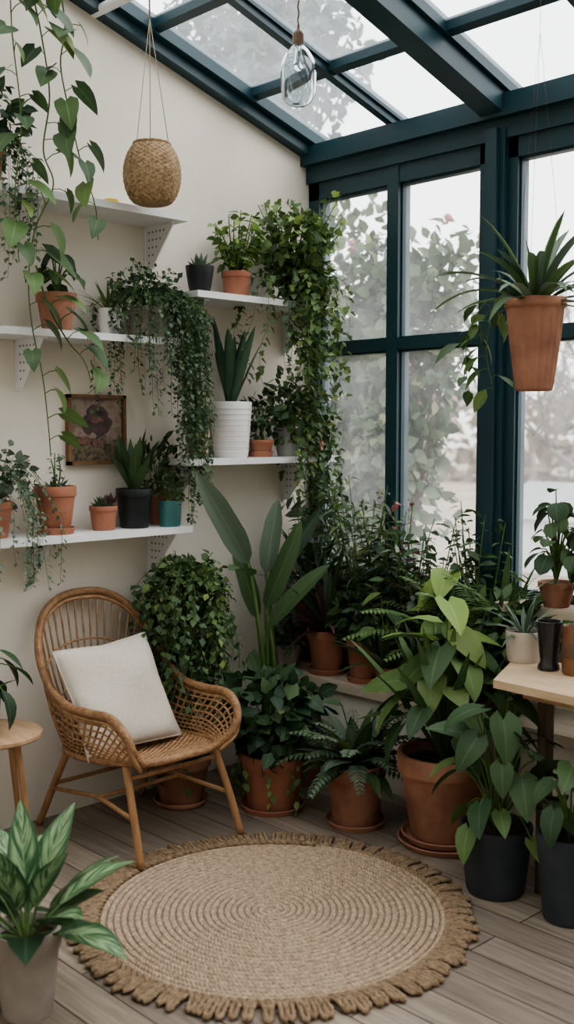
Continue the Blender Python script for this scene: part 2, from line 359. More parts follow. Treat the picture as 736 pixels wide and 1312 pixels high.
# ------------------------------------------------------------------ room shell
RZ=lambda y:3.0-.3*y
XR,YF=5.2,-5.2
m,nt,b=newmat('wood_plank_floor'); L_=nt.links.new; M['floor']=m
tc=N(nt,'ShaderNodeTexCoord')
br=N(nt,'ShaderNodeTexBrick'); br.offset=.37; L_(tc.outputs['Object'],br.inputs[0])
br.inputs['Scale'].default_value=1; br.inputs['Brick Width'].default_value=1.9; br.inputs['Row Height'].default_value=.135; br.inputs['Mortar Size'].default_value=.0028; br.inputs['Mortar Smooth'].default_value=.1; br.inputs['Bias'].default_value=0
br.inputs['Color1'].default_value=(.33,.275,.22,1); br.inputs['Color2'].default_value=(.205,.17,.138,1); br.inputs['Mortar'].default_value=(.045,.034,.026,1)
mp=N(nt,'ShaderNodeMapping'); mp.inputs['Scale'].default_value=(1.2,18,1); L_(tc.outputs['Object'],mp.inputs[0])
n=N(nt,'ShaderNodeTexNoise'); n.inputs['Scale'].default_value=3; n.inputs['Detail'].default_value=7; n.inputs['Distortion'].default_value=.6; L_(mp.outputs[0],n.inputs[0])
r=ramp(nt,[(.3,(.66,.64,.62)),(.7,(1.12,1.1,1.08))]); L_(n.outputs[0],r.inputs[0])
mx=N(nt,'ShaderNodeMix',data_type='RGBA',blend_type='MULTIPLY'); mx.inputs['Factor'].default_value=1; L_(br.outputs[0],mx.inputs['A']); L_(r.outputs[0],mx.inputs['B']); L_(mx.outputs['Result'],b.inputs['Base Color'])
b.inputs['Roughness'].default_value=.48
bp=N(nt,'ShaderNodeBump'); bp.inputs['Strength'].default_value=.25; bp.inputs['Distance'].default_value=.004; L_(br.outputs['Fac'],bp.inputs['Height']); bp.invert=True; L_(bp.outputs[0],b.inputs['Normal'])
mb=MB(); mb.box((-.15,YF-.15,-.12),(XR+.15,.15,0),'floor'); mb.build('floor',loc=(0,0,0))
mb=MB(); mb.prism([(0,YF,0),(0,.12,0),(0,.12,RZ(.12)-.02),(0,YF,RZ(YF)-.02)],(-.14,0,0),'wall'); mb.build('wall_left',loc=(0,0,0))
mb=MB(); mb.box((0,0,0),(XR,.12,.86),'wall'); mb.build('wall_back',loc=(0,0,0))
mb=MB(); mb.prism([(XR,YF,0),(XR,.12,0),(XR,.12,RZ(.12)-.02),(XR,YF,RZ(YF)-.02)],(.14,0,0),'wall'); mb.build('wall_right',loc=(0,0,0))
mb=MB(); mb.box((-.14,YF-.14,0),(XR+.14,YF,RZ(YF)-.02),'wall'); mb.build('wall_front',loc=(0,0,0))
def window(name,x0,x1,first=False):
    mb=MB(); z0,z1=.86,2.80; f=.045; y0,y1=-.03,.05; fl=.07 if first else f
    mb.box((x0,y0,z0),(x0+fl,y1,z1),'teal'); mb.box((x1-f,y0,z0),(x1,y1,z1),'teal')
    mb.box((x0,y0,z0),(x1,y1,z0+.06),'teal'); mb.box((x0,y0,z1-.08),(x1,y1,z1),'teal')
    xm=(x0+x1)/2+.01; mb.box((xm-.034,y0-.005,z0),(xm+.034,y1,z1),'teal')
    mb.box((x0,y0-.002,1.968),(x1,y1,2.018),'teal')
    for a,b_ in ((x0+fl,xm-.034),(xm+.034,x1-f)):
        for c,d in ((z0+.06,1.968),(2.018,z1-.08)):
            mb.box((a,-.012,c),(a+.008,.03,d),'teal'); mb.box((b_-.008,-.012,c),(b_,.03,d),'teal'); mb.box((a,-.012,c),(b_,.03,c+.01),'teal'); mb.box((a,-.012,d-.01),(b_,.03,d),'teal')
            mb.grid(np.array([[[a,.01,c],[b_,.01,c]],[[a,.01,d],[b_,.01,d]]],float),'glass')
    mb.build(name,loc=(x0,0,z0))
window('window_1',0,1.075,True); window('window_2',1.175,2.25); window('window_3',2.35,3.425); window('window_4',3.525,4.6)
mb=MB()
for x in (1.075,2.25,3.425,4.6):
    w=.10 if x<4 else .6
    mb.box((x,-.06,.86),(x+w,.08,2.84),'teal'); mb.box((x+.025,-.085,.86),(x+w-.025,-.06,2.84),'teal')
mb.build('trim_1',loc=(0,0,0))
mb=MB(); mb.box((0,-.05,2.80),(XR,.12,2.88),'teal'); mb.box((0,-.09,2.88),(XR,.12,2.97),'teal'); mb.build('trim_2',loc=(0,0,0))
mb=MB(); mb.box((1.25,-.2,.86),(XR,.0,.895),'ledge'); mb.build('window_sill')
mb=MB()
def rafter(x0,x1,dep,up=.02):
    mb.prism([(x0,.12,RZ(.12)+up),(x0,YF,RZ(YF)+up),(x0,YF,RZ(YF)-dep),(x0,.12,RZ(.12)-dep)],(x1-x0,0,0),'teal')
rafter(0,.06,.10); rafter(.06,.095,.05)
for x in (.555,1.125,1.72,2.3,2.89,3.475,4.07,4.65): 
    big=min(abs(x-q) for q in (1.125,2.3,3.475,4.65))<.01
    if big: rafter(x-.055,x+.055,.13); rafter(x-.075,x+.075,.04)
    else: rafter(x-.02,x+.02,.045); rafter(x-.032,x+.032,.015)
for y in (-.47,-1.02,-1.57,-2.12,-2.7,-3.3,-3.9,-4.5):
    a,b_=y-.02,y+.02
    mb.prism([(0,a,RZ(a)-.035),(0,b_,RZ(b_)-.035),(0,b_,RZ(b_)+.01),(0,a,RZ(a)+.01)],(XR,0,0),'teal')
mb.grid(np.array([[[0,.12,RZ(.12)],[XR,.12,RZ(.12)]],[[0,YF,RZ(YF)],[XR,YF,RZ(YF)]]],float),'roofglass')
mb.build('ceiling',loc=(0,0,3))
mb=MB(); mb.tube([(0,-1.27,3.30),(2.2,-1.27,3.30),(XR,-1.27,3.30)],.022,'white',16); mb.build('trim_3',loc=(0,-1.27,3.28))
mb=MB(); mb.box((0,-.30,0),(XR,-.02,.41),'wall'); mb.box((0,-.335,.41),(XR,0,.45),'ledge'); mb.build('window_bench',loc=(0,0,0))
# ------------------------------------------------------------------ shelves
def bracket(mb,y,z):
    t=.003
    mb.prism([(0.002,y-t,z),(.19,y-t,z),(.19,y-t,z-.012),(.03,y-t,z-.19),(.002,y-t,z-.19)],(0,2*t,0),'white')
    mb.box((.001,y-.014,z-.2),(.006,y+.014,z),'white'); mb.box((.001,y-.014,z-.006),(.2,y+.014,z),'white')
    for i in range(6):
        for j in range(5):
            xx=.025+i*.026; zz=z-.025-j*.032
            if xx/.19+(z-zz)/.2<.93:
                for yy in (y-t-.0006,y+t+.0006):
                    a=np.linspace(0,2*math.pi,8,endpoint=False); P=np.zeros((2,8,3)); P[0]=np.stack([xx+.005*np.cos(a),0*a+yy,zz+.005*np.sin(a)],-1); P[1]=(xx,yy,zz); mb.grid(P,'hole',wrap=True)
def shelf(ya,yb,z,brs):
    mb=MB(); mb.box((.002,ya,z-.028),(.24,yb,z),'white')
    for y in brs: bracket(mb,y,z-.028)
    mb.build('wall_shelf',loc=(0,ya,z))
shelf(-2.75,-.975,2.495,(-2.4,-1.64,-1.02)); shelf(-1.84,-.975,1.98,(-1.65,-1.02)); shelf(-2.6,-.965,1.19,(-2.3,-1.63,-1.02))
shelf(-.93,-.06,2.19,(-.85,-.2)); shelf(-.98,-.06,1.475,(-.9,-.2))
# framed picture
mb=MB(); y0,y1,z0,z1=-1.44,-1.155,1.455,1.745
for a,b_ in (((.003,y0,z0),(.03,y0+.014,z1)),((.003,y1-.014,z0),(.03,y1,z1)),((.003,y0,z0),(.03,y1,z0+.014)),((.003,y0,z1-.014),(.03,y1,z1))): mb.box(a,b_,'framewood')
m,nt,b=newmat('picture_art'); L_=nt.links.new; tc=N(nt,'ShaderNodeTexCoord')
n=N(nt,'ShaderNodeTexNoise'); n.inputs['Scale'].default_value=16; n.inputs['Detail'].default_value=6; L_(tc.outputs['Object'],n.inputs[0])
r=ramp(nt,[(.3,(.09,.065,.055)),(.45,(.22,.16,.125)),(.55,(.31,.23,.19)),(.7,(.15,.125,.09))]); L_(n.outputs[0],r.inputs[0]); L_(r.outputs[0],b.inputs['Base Color']); b.inputs['Roughness'].default_value=.5
M['art']=m; M['artd']=rough_mat('art_dark',(.03,.022,.025),(.13,.085,.08),24,.5,0); M['artr']=rough_mat('art_red',(.13,.06,.05),(.24,.13,.11),60,.5,0); M['artg']=rough_mat('art_foliage',(.03,.035,.02),(.24,.18,.12),55,.5,0)
mb.grid(np.array([[[.012,y0,z0],[.012,y1,z0]],[[.012,y0,z1],[.012,y1,z1]]],float),'art')
mb.grid(np.array([[[.0125,y0+.01,z0+.01],[.0125,y1-.01,z0+.01]],[[.0125,y0+.01,z0+.12],[.0125,y1-.01,z0+.10]]],float),'artg')
yc,zc=(y0+y1)/2,z0+.175
a=np.linspace(0,2*math.pi,32,endpoint=False)
def disc(k,oy,oz,ry,rz,mt):
    wob=1+.08*np.sin(a*3+k)+.05*np.sin(a*7+k)
    P=np.zeros((2,32,3)); P[0]=np.stack([0*a+.013+k*.0006,yc+oy+ry*wob*np.cos(a),zc+oz+rz*wob*np.sin(a)],-1); P[1]=(.013+k*.0006,yc+oy,zc+oz); mb.grid(P,mt,wrap=True)
disc(0,0,-.01,.078,.05,'artd'); disc(1,.004,.03,.052,.045,'artd'); disc(2,.004,.012,.03,.016,'artr'); disc(6,-.06,-.075,.03,.018,'artr'); disc(7,.055,-.07,.025,.018,'art'); disc(8,.0,-.085,.025,.016,'artr'); disc(9,-.02,-.055,.018,.012,'art')
mb.tube([(.006,yc-.05,z1-.01),(.008,yc,z1+.03),(.006,yc+.05,z1-.01)],.0012,'cord',4); mb.tube([(.0,yc,z1+.03),(.014,yc,z1+.03)],.003,'brass',6)
mb.build('framed_picture')

# ------------------------------------------------------------------ rug
RC=V3(1.29,-1.48,0)
mb=MB(); R0=.57; pitch=.0225; turns=R0/pitch
th=np.linspace(0,turns*2*math.pi,int(turns*2*math.pi*.3/.0055)); rr=pitch*th/(2*math.pi)
s=np.concatenate([[0],np.cumsum(np.hypot(np.diff(rr),rr[1:]*np.diff(th)))]); S=np.arange(.02,s[-1],.0055); th=np.interp(S,s,th); rr=np.interp(S,s,rr)
for k in range(2):
    ph=S/.030*2*math.pi+k*math.pi
    off=.0052*np.sin(ph); hz=.007+.0028*np.cos(ph)
    P=np.stack([RC[0]+(rr+off)*np.cos(th),RC[1]+(rr+off)*np.sin(th),hz+0*rr],-1)
    mb.tube(P,.0068,'jute',5)
mb.lathe([(0,.001),(R0,.001),(R0+.01,.004),(R0,.006),(0,.006)],RC,'jute',64)
for R in (R0+.010,):
    ph=np.linspace(0,2*math.pi,900,endpoint=False)
    for k in range(2):
        rr2=R+.006*np.sin(ph*70+k*math.pi); P=np.stack([RC[0]+rr2*np.cos(ph),RC[1]+rr2*np.sin(ph),.010+.005*np.cos(ph*70+k*math.pi)],-1); mb.tube(P,.0085,'jute2',6,closed=True)
for i in range(150):
    a=i/150*2*math.pi+U(-.01,.01); a2=a+U(-.012,.03); R1=R0+.01; R2=R0+.095+U(-.014,.012); da=.0155
    f=lambda R,A,z:(RC[0]+R*math.cos(A),RC[1]+R*math.sin(A),z)
    P=cr([f(R1,a-da*.7,.012),f((R1+R2)/2,a2-da*.9,.017),f(R2-.010,a2-da*.65,.013),f(R2,a2,.011),f(R2-.010,a2+da*.65,.013),f((R1+R2)/2,a2+da*.75,.015),f(R1,a+da*.7,.012)],4)
    mb.tube(P,.0075*(1+.25*np.sin(np.arange(len(P))*2.1)),'jute2',6)
mb.build('round_jute_rug',sharp=None)

# ------------------------------------------------------------------ rattan chair (faces +x)
def empty(name,loc):
    e=bpy.data.objects.new(name,None); bpy.context.collection.objects.link(e); e.location=loc; e.empty_display_size=.1; return e
CY=-1.41
chair=empty('rattan_armchair',(.4,CY,0))
def cp(pts):
    P=np.array(pts,float); P=P.copy(); P[...,0]-=.4; return P
half=[(.71,-.185,.395),(.745,-.235,.45),(.735,-.262,.52),(.66,-.275,.57),(.52,-.28,.565),(.38,-.285,.57),(.26,-.285,.63),(.17,-.27,.74),(.10,-.21,.855),(.065,-.11,.92),(.06,0,.935)]
hoop=half+[(x,-y,z) for x,y,z in half[-2::-1]]
H=cr(hoop,10)
ring=[(.72,-.12,.39),(.68,-.2,.395),(.55,-.235,.38),(.38,-.24,.365),(.24,-.2,.36),(.19,-.09,.36),(.185,0,.36)]
ring_full=ring+[(x,-y,z) for x,y,z in ring[-2::-1]]
RG=cr(ring_full,12,closed=True)
mb=MB(); mb.tube(cp(H),.0165,'rattan2',10); mb.tube(cp(H)*[1,1,1]+[.004,0,-.024],.009,'rattan',8); mb.build('arm_and_back_hoop',chair,sharp=None)
mb=MB(); mb.tube(cp(RG),.014,'rattan2',8,closed=True)
mb.tube(cp(cr([(.71,-.185,.395),(.74,-.10,.397),(.745,0,.398),(.74,.10,.397),(.71,.185,.395)],6)),.016,'rattan2',8); mb.build('seat_ring',chair,sharp=None)
ringopen=cr([(.71,-.185,.395),(.65,-.215,.388),(.55,-.235,.38),(.46,-.24,.372),(.38,-.24,.365),(.30,-.225,.362),(.24,-.2,.36),(.205,-.14,.36),(.19,-.07,.36),(.185,0,.36),(.19,.07,.36),(.205,.14,.36),(.24,.2,.36),(.30,.225,.362),(.38,.24,.365),(.46,.24,.372),(.55,.235,.38),(.65,.215,.388),(.71,.185,.395)],10)
def at(P,f):
    f=np.clip(f,0,1)*(len(P)-1); i=np.minimum(f.astype(int),len(P)-2); w=(f-i)[:,None]; return P[i]*(1-w)+P[i+1]*w
def surf(u,v):
    u=np.atleast_1d(u).astype(float); v=np.broadcast_to(np.atleast_1d(v).astype(float),u.shape); a=at(ringopen,u); b_=at(H,u); w=v[:,None]; P=a*(1-w)+b_*w
    P[:,0]-=.03*np.sin(w[:,0]*math.pi)*(b_[:,2]>.6); return P
mb=MB()
for i in range(1,60):
    u=i/60; v=np.linspace(0,1,7); mb.tube(cp(surf(np.full(7,u),v)),.0048,'rattan',5)
for v in (.12,.2,.28,.36,.5,.64,.78):
    if v>=.4:
        for (a,b_) in ((.01,.34),(.66,.99)):
            mb.tube(cp(surf(np.linspace(a,b_,60),v)),.0045,'rattan',5)
    else: mb.tube(cp(surf(np.linspace(.01,.99,150),v)),.0045,'rattan',5)
mb.tube(cp(surf(np.linspace(.36,.64,50),.66)),.005,'rattan',5)
mb.build('woven_back',chair,sharp=None)
mb=MB()
def inside(x):
    t=np.clip((x-.19)/(.725-.19),0,1); return .225*np.clip(1-abs(t*2-1)**4.5,0,1)**.5
def dish(x,y): 
    t=(x-.19)/.54; return .367+.03*t-.03*np.sin(np.clip(t,0,1)*math.pi)*(1-(y/.25)**2)
for k,x in enumerate(np.arange(.20,.72,.0125)):
    w=inside(x); y=np.linspace(-w,w,26); P=np.stack([0*y+x,y,dish(x,y)+.003*np.cos(np.arange(26)*math.pi+k*math.pi)],-1); mb.tube(cp(P),.0042,'rattan',4)
for k,y in enumerate(np.arange(-.216,.22,.018)):
    xs=np.linspace(.19,.725,60); xs=xs[inside(xs)>=abs(y)]
    if len(xs)<4: continue
    P=np.stack([xs,0*xs+y,dish(xs,y)],-1); mb.tube(cp(P),.005,'rattan2',4)
mb.build('woven_seat',chair,sharp=None)
mb=MB()
dy=.04
for sg in (-1,1):
    mb.tube(cp(cr([(.65,sg*.205,.395),(.70,sg*.225+dy*.5,.2),(.735,sg*.24+dy,0.02)],6)),.0145,'legwood',10)
    mb.tube(cp(cr([(.27,sg*.2,.37),(.17,sg*.23+dy*.5,.2),(.055,sg*.255+dy,.004)],6)),.0145,'legwood',10)
    mb.tube(cp([(.70,sg*.225+dy*.5,.19),(.42,sg*.19+dy*.5,.2),(.16,sg*.235+dy*.5,.18)]),.009,'legwood',8)
mb.tube(cp([(.43,-.18,.2),(.43,.2,.2)]),.009,'legwood',8); mb.tube(cp([(.17,-.22,.2),(.17,.24,.2)]),.009,'legwood',8)
mb.tube(cp([(.66,-.21,.33),(.66,.22,.33)]),.009,'legwood',8)
mb.build('leg_frame',chair,sharp=None)
def pillow(name,c,ax,ay,S,T):
    n=np.cross(ax,ay); g=np.linspace(-1,1,41); X,Y=np.meshgrid(g,g,indexing='ij')
    px=X*(1-.08*(1-np.abs(Y))**1*np.abs(X)**6); py=Y*(1-.08*(1-np.abs(X))*np.abs(Y)**6)
    t=((1-X**4)*(1-Y**4)); t=np.clip(t,0,1)**.62*(1-.18*(X**2+Y**2)/2)
    wr=.06*np.sin(X*7+Y*3)*np.abs(Y)**2+.06*np.sin(Y*8-X*4)*np.abs(X)**2+.10*np.sin(X*3.1+1)*np.sin(Y*4.3+.5)
    mb=MB()
    for sg in (1,-1):
        P=np.array(c)+(px*S/2)[...,None]*ax+(py*S/2)[...,None]*ay+(sg*T*t*(1+wr)+.008*np.sin(X*3)*np.sin(Y*4))[...,None]*n
        if sg<0: P=P[::-1]
        mb.grid(P,'linen')
    e=[( -1+i/8,-1) for i in range(17)]+[(1,-1+i/8) for i in range(17)]+[(1-i/8,1) for i in range(17)]+[(-1,1-i/8) for i in range(17)]
    Q=np.array([np.array(c)+ax*S/2*x*(1-.08*(1-abs(y))*abs(x)**6)+ay*S/2*y*(1-.08*(1-abs(x))*abs(y)**6)+n*.008*math.sin(x*3)*math.sin(y*4) for x,y in e]); mb.tube(Q,.004,'linen',5,closed=True)
    mb.build(name,sharp=None)
up=nz(V3(-.47,-.03,.87)); sd=V3(.0,1,0); sd=nz(sd-up*np.dot(sd,up)); rot=math.radians(1)
ax=sd*math.cos(rot)+up*math.sin(rot); ay=-sd*math.sin(rot)+up*math.cos(rot)
pillow('linen_cushion',(.38,CY-.045,.568),ax,ay,.44,.07)

# ------------------------------------------------------------------ side table + plant
mb=MB(); tc_=V3(.30,-1.95,0)
mb.lathe([(0,.478),(.165,.478),(.176,.486),(.176,.498),(.171,.502),(0,.502)],tc_,'oak',48)
for k in range(4):
    a=k*math.pi/2+.45; mb.tube([tc_+V3(.10*math.cos(a),.10*math.sin(a),.48),tc_+V3(.165*math.cos(a),.165*math.sin(a),0.003)],[.013,.009],'legwood',10)
mb.tube([tc_+V3(.1*math.cos(.45),.1*math.sin(.45),.465),tc_-V3(.1*math.cos(.45),.1*math.sin(.45),-.465)],.012,'legwood',8)
mb.build('round_side_table')
mb=MB(); c=pot(mb,(.27,-1.97,.502),.062,.13,'darkgrey',rb=.05,rim=False)
broad(mb,c,11,(.05,.2),(.05,.12),.14,.06,'Ldark','lance',droop=.8); rosette(mb,c,6,.17,.05,'Lmid','lance',e=(.5,1.2)); mb.build('potted_peace_lily')

# ------------------------------------------------------------------ hanging things
mb=MB(); bc=V3(.37,-1.26,2.475)
cp_r=[(0,0),(.055,.0),(.085,.02),(.104,.06),(.112,.105),(.109,.15),(.097,.19),(.078,.222),(.066,.232)]
zz=cr([(r_,z,0) for r_,z in cp_r],7)[:,:2]
inn=np.array([(r_-.008,z+.001) for r_,z in cp_r[::-1][:-1]]+[(0,.008)])
def wd(a,z): 
    return .0035*np.sign(np.cos(a*20))*np.abs(np.cos(a*20))**.6*np.cos(z/.0085*math.pi)*(z>.004)
mb.lathe(np.concatenate([zz,inn]),bc,'wicker',240,disp=wd)
mb.tube([bc+V3(.07*math.cos(t),.07*math.sin(t),.232) for t in np.linspace(0,2*math.pi,32,endpoint=False)],.006,'wicker',6,closed=True)
for k in range(3):
    a=k*2.094+.5; mb.tube([bc+V3(.07*math.cos(a),.07*math.sin(a),.232),V3(.37,-1.265,3.18)],.0016,'cord',4)
mb.tube([(.37,-1.265,3.18),(.37,-1.265,3.28)],.004,'cord',6); mb.build('hanging_wicker_basket',sharp=None)
mb=MB(); pc=V3(.95,-1.03,2.775)
go=cr([(0.0,0,0),(.03,.003,0),(.052,.02,0),(.062,.05,0),(.065,.09,0),(.064,.13,0),(.056,.165,0),(.038,.195,0),(.022,.212,0),(.019,.225,0)],4)[:,:2]
gi=np.array([(max(r_-.004,0),z) for r_,z in go[::-1][:-1]]+[(0,.005)])
mb.lathe(np.concatenate([go,gi]),pc,'clear',40)
mb.lathe([(0,.215),(.021,.215),(.021,.25),(.015,.262),(.006,.27),(.004,.285),(0,.285)],pc,'brass',24)
mb.lathe([(0,.12),(.012,.122),(.019,.135),(.02,.15),(.012,.185),(.010,.215),(0,.215)],pc,'clear',20)
P=curve_to(pc+V3(0,0,.28),pc+V3(0,0,.535),n=24); P[:,0]+=.003*np.cos(np.arange(24)*1.5); mb.tube(P,.0028,'brass',5)
mb.build('pendant_bulb_lamp')
hc=V3(1.69,-.60,1.735)
mb=MB(); c=pot(mb,hc,.1,.315,'terra2',rb=.064,rim=False,seg=96,flute=(20,.06))
mb.lathe([(.1,.285),(.107,.288),(.107,.318),(.093,.318)],hc,'terra2',48)
for k in range(3):
    a=k*2.094+.3; mb.tube([hc+V3(.1*math.cos(a),.1*math.sin(a),.31),V3(1.69,-.60,2.95),V3(1.69,-.60,3.17)],.0007,'brass',4)
rosette(mb,c,22,.44,.036,'Lgrey','strap',e=(.5,1.35),droop=1.5,ns=12,fold=.4,lv=.6,mats='Lcream'); rosette(mb,c,16,.36,.036,'Lmid','strap',e=(.35,1.1),droop=1.8,ns=12,fold=.4,mats='Lbright'); rosette(mb,c,8,.24,.04,'Lcream','lance',e=(.9,1.5),droop=.5,ns=8,fold=.4)
for i,P in enumerate(([(1.65,-.68,2.02),(1.58,-.72,2.05),(1.50,-.72,1.95),(1.50,-.74,1.83),(1.52,-.74,1.72)],[(1.66,-.66,2.02),(1.56,-.66,2.0),(1.53,-.66,1.88),(1.56,-.66,1.74)],[(1.62,-.62,2.02),(1.54,-.64,2.03),(1.47,-.66,1.93)])):
    vine(mb,cr(P,5),.095,.05,'ovate','Lbright' if i else 'Lmid',.042,pet=.3,ns=4)
mb.build('hanging_terracotta_planter',sharp=None)

# ------------------------------------------------------------------ trailing pothos (upper left)
mb=MB(); c=pot(mb,(.28,-1.86,3.30),.09,.15,'terra2')
for k in range(3):
    a=k*2.094; mb.tube([V3(.28+.088*math.cos(a),-1.86+.088*math.sin(a),3.44),V3(.28,-1.86,3.56)],.0012,'cord',4)
vn=lambda P,L=.13,st=.1,mt='Lmid':vine(mb,cr(P,6),L,L*.74,'heart',mt,st,stemr=.0035,pet=.45,ns=6,cols=5,droop=.7,wall=1,mats='Lbright')
vn([(.28,-1.82,3.44),(.3,-1.77,3.42),(.3,-1.74,3.2),(.3,-1.70,3.03),(.3,-1.67,2.82),(.3,-1.70,2.62),(.3,-1.66,2.5),(.3,-1.74,2.33),(.3,-1.77,2.15),(.3,-1.76,1.98),(.3,-1.72,1.8),(.3,-1.70,1.63),(.3,-1.69,1.5)],st=.085)
vn([(.28,-1.82,3.44),(.33,-1.7,3.4),(.33,-1.62,3.1),(.33,-1.64,2.93),(.33,-1.6,2.75),(.33,-1.56,2.6),(.33,-1.5,2.45),(.32,-1.48,2.32)],.13,.065,'Lmid')
vn([(.28,-1.86,3.44),(.32,-1.84,3.3),(.32,-1.83,3.0),(.32,-1.8,2.7),(.32,-1.83,2.45),(.32,-1.82,2.2)],.13,.075)
vn([(.3,-1.74,2.2),(.32,-1.7,2.05),(.32,-1.62,1.93),(.32,-1.55,1.86),(.32,-1.52,1.78)],.15,.075)
mb.build('hanging_pothos')
mb=MB(); c=pot(mb,(.13,-1.84,2.495),.07,.15,'terra')
bush(mb,c,c+V3(.03,0,.12),(.1,.13,.13),140,.055,.035,'ovate','Ldark',mats='Lmid')
strands(mb,c,.07,22,(.1,.45),.028,.022,'ovate','Lblue',.022,out=.08,az=(-1.2,1.9)); mb.build('potted_trailing_tradescantia')
mb=MB(); mb.lathe([(0,0),(.018,0),(.028,.015),(.03,.035),(.027,.035),(.024,.015),(0,.008)],V3(.12,-1.28,2.495),'yellow',24); mb.build('yellow_bowl')

# ------------------------------------------------------------------ shelf plants
S=MB
mb=S(); c=pot(mb,(.13,-1.55,1.98),.08,.15,'terra2'); broad(mb,c,11,(.04,.17),(.02,.1),.11,.09,'Lmid',mats='Ldark',clipx=.05); mb.build('potted_philodendron')
mb=S(); c=pot(mb,(.13,-1.305,1.98),.05,.11,'wpot',rim=False,rb=.04); rosette(mb,c,30,.15,.014,'Lbright','lance',e=(.2,1.4),droop=.9,ns=5); mb.build('potted_spider_plant')
mb=S(); c=pot(mb,(.12,-1.13,1.98),.085,.13,'concrete'); 
bush(mb,c,c+V3(.02,0,.08),(.12,.17,.10),420,.026,.022,'ovate','Lblue',mats='Lmid',stems=12,ns=2)
strands(mb,c+V3(0,0,.04),.1,60,(.12,.42),.024,.02,'ovate','Lblue',.016,out=.09,az=(-1.7,1.7),mats='Lmid')
strands(mb,c+V3(.02,.1,.03),.06,42,(.45,.85),.024,.02,'ovate','Lblue',.016,out=.09,az=(-.1,1.7),mats='Lmid'); mb.build('trailing_string_plant',sharp=None)
z=1.19
mb=S(); c=pot(mb,(.12,-1.83,z),.07,.14,'terra'); bush(mb,c,c+V3(.02,0,.12),(.09,.12,.12),120,.04,.03,'ovate','Lgrey')
strands(mb,c,.07,26,(.05,.25),.024,.02,'ovate','Lgrey',.02,out=.12,az=(-1.5,1.7),rise=.2); mb.build('potted_trailing_succulent')
mb=S(); c=pot(mb,(.13,-1.57,z),.083,.18,'terra',saucer=1); stemmed(mb,c,3,(.12,.2),.035,.015,'lance','Lgrey',.03,.014); rosette(mb,c,12,.07,.02,'Lgrey','ovate',e=(.1,1.),droop=-.4,ns=3); mb.build('potted_succulent')
mb=S(); c=pot(mb,(.13,-1.345,z),.058,.10,'terra',rb=.046); rosette(mb,c,26,.055,.022,'Lgrey','ovate',e=(.1,1.3),droop=-.5,ns=3); rosette(mb,c+V3(.02,.02,.02),14,.05,.018,'Lpurple','ovate',e=(.1,1.3),droop=-.5,ns=3); mb.build('potted_echeveria')
mb=S(); c=pot(mb,(.13,-1.19,z),.078,.165,'black',rb=.06); rosette(mb,c,16,.25,.055,'Lmid','lance',e=(1.0,1.5),droop=.3,ns=6); mb.build('potted_sansevieria')
mb=S(); c=pot(mb,(.185,-1.045,z),.05,.11,'tealpot',rim=False,rb=.045); bush(mb,c,c+V3(0,0,.05),(.05,.05,.06),60,.04,.02,'ovate','Lmid'); mb.build('potted_peperomia')
mb=S(); c=pot(mb,(.075,-1.02,z),.058,.15,'terra'); bush(mb,c,c+V3(.01,0,.12),(.06,.09,.12),90,.05,.025,'lance','Lmid',mats='Ldark'); mb.build('potted_herb')
z=2.19
mb=S(); c=pot(mb,(.13,-.83,z),.063,.12,'black',rb=.045,rim=False); rosette(mb,c,14,.07,.025,'Lgrey','ovate',e=(.3,1.4),droop=-.3,ns=3); mb.build('potted_jade_plant')
mb=S(); c=pot(mb,(.13,-.62,z),.066,.115,'terra',rb=.055); stemmed(mb,c,20,(.1,.28),.05,.035,'ovate','Lbright',.16,.02,mats='Llime'); mb.build('potted_basil')
mb=S(); c=pot(mb,(.13,-.26,z),.07,.13,'black'); 
bush(mb,c,c+V3(.06,-.06,.16),(.15,.2,.15),400,.045,.04,'ivy','Lbright',mats='Lmid',stems=24,ns=4,lump=1.4)
bush(mb,c,c+V3(.07,-.02,.0),(.15,.18,.12),200,.042,.038,'ivy','Lbright',mats='Lmid',stems=10,ns=4,lump=1.4)
stemmed(mb,c,26,(.2,.38),.045,.04,'ivy','Lbright',.32,.03,mats='Llime',ns=4)
strands(mb,c,.09,30,(.15,.5),.042,.038,'ivy','Lbright',.034,out=.14,az=(-2.0,.4),mats='Lmid',ns=4,sway=.03)
strands(mb,c,.09,18,(.5,1.15),.042,.038,'ivy','Lmid',.034,out=.06,az=(-.9,.6),mats='Lbright',ns=4,sway=.035)
mb.build('potted_ivy',sharp=None)
z=1.475
mb=S(); c=pot(mb,(.14,-.85,z),.05,.125,'pinkpot',rim=False,rb=.042); bush(mb,c,c+V3(0,0,.05),(.05,.05,.06),50,.035,.02,'ovate','Lmid'); mb.build('potted_pilea')
mb=S(); c=pot(mb,(.13,-.655,z),.096,.25,'wpot',rim=False,rb=.078,seg=72,flute=None)
for k in range(9): mb.lathe([(.0785+k*.0019,.02+k*.024),(.0815+k*.0019,.026+k*.024),(.0795+k*.0019,.034+k*.024)],(.13,-.655,z),'wpot',48)
rosette(mb,c,14,.39,.05,'Lsnake','strap',e=(1.15,1.5),droop=.12,fold=.35,ns=8,lv=.7); mb.build('potted_snake_plant')
mb=S(); c=pot(mb,(.14,-.48,z),.062,.07,'terra',saucer=1); bush(mb,c,c+V3(0,0,.12),(.08,.1,.1),120,.045,.025,'ovate','Ldark',mats='Lmid'); mb.build('potted_fittonia')
mb=S(); c=pot(mb,(.13,-.3,z),.07,.135,'grey',rim=False); bush(mb,c,c+V3(.03,0,.1),(.12,.16,.15),300,.05,.028,'ovate','Lmid',mats='Lbright'); mb.build('potted_pothos')
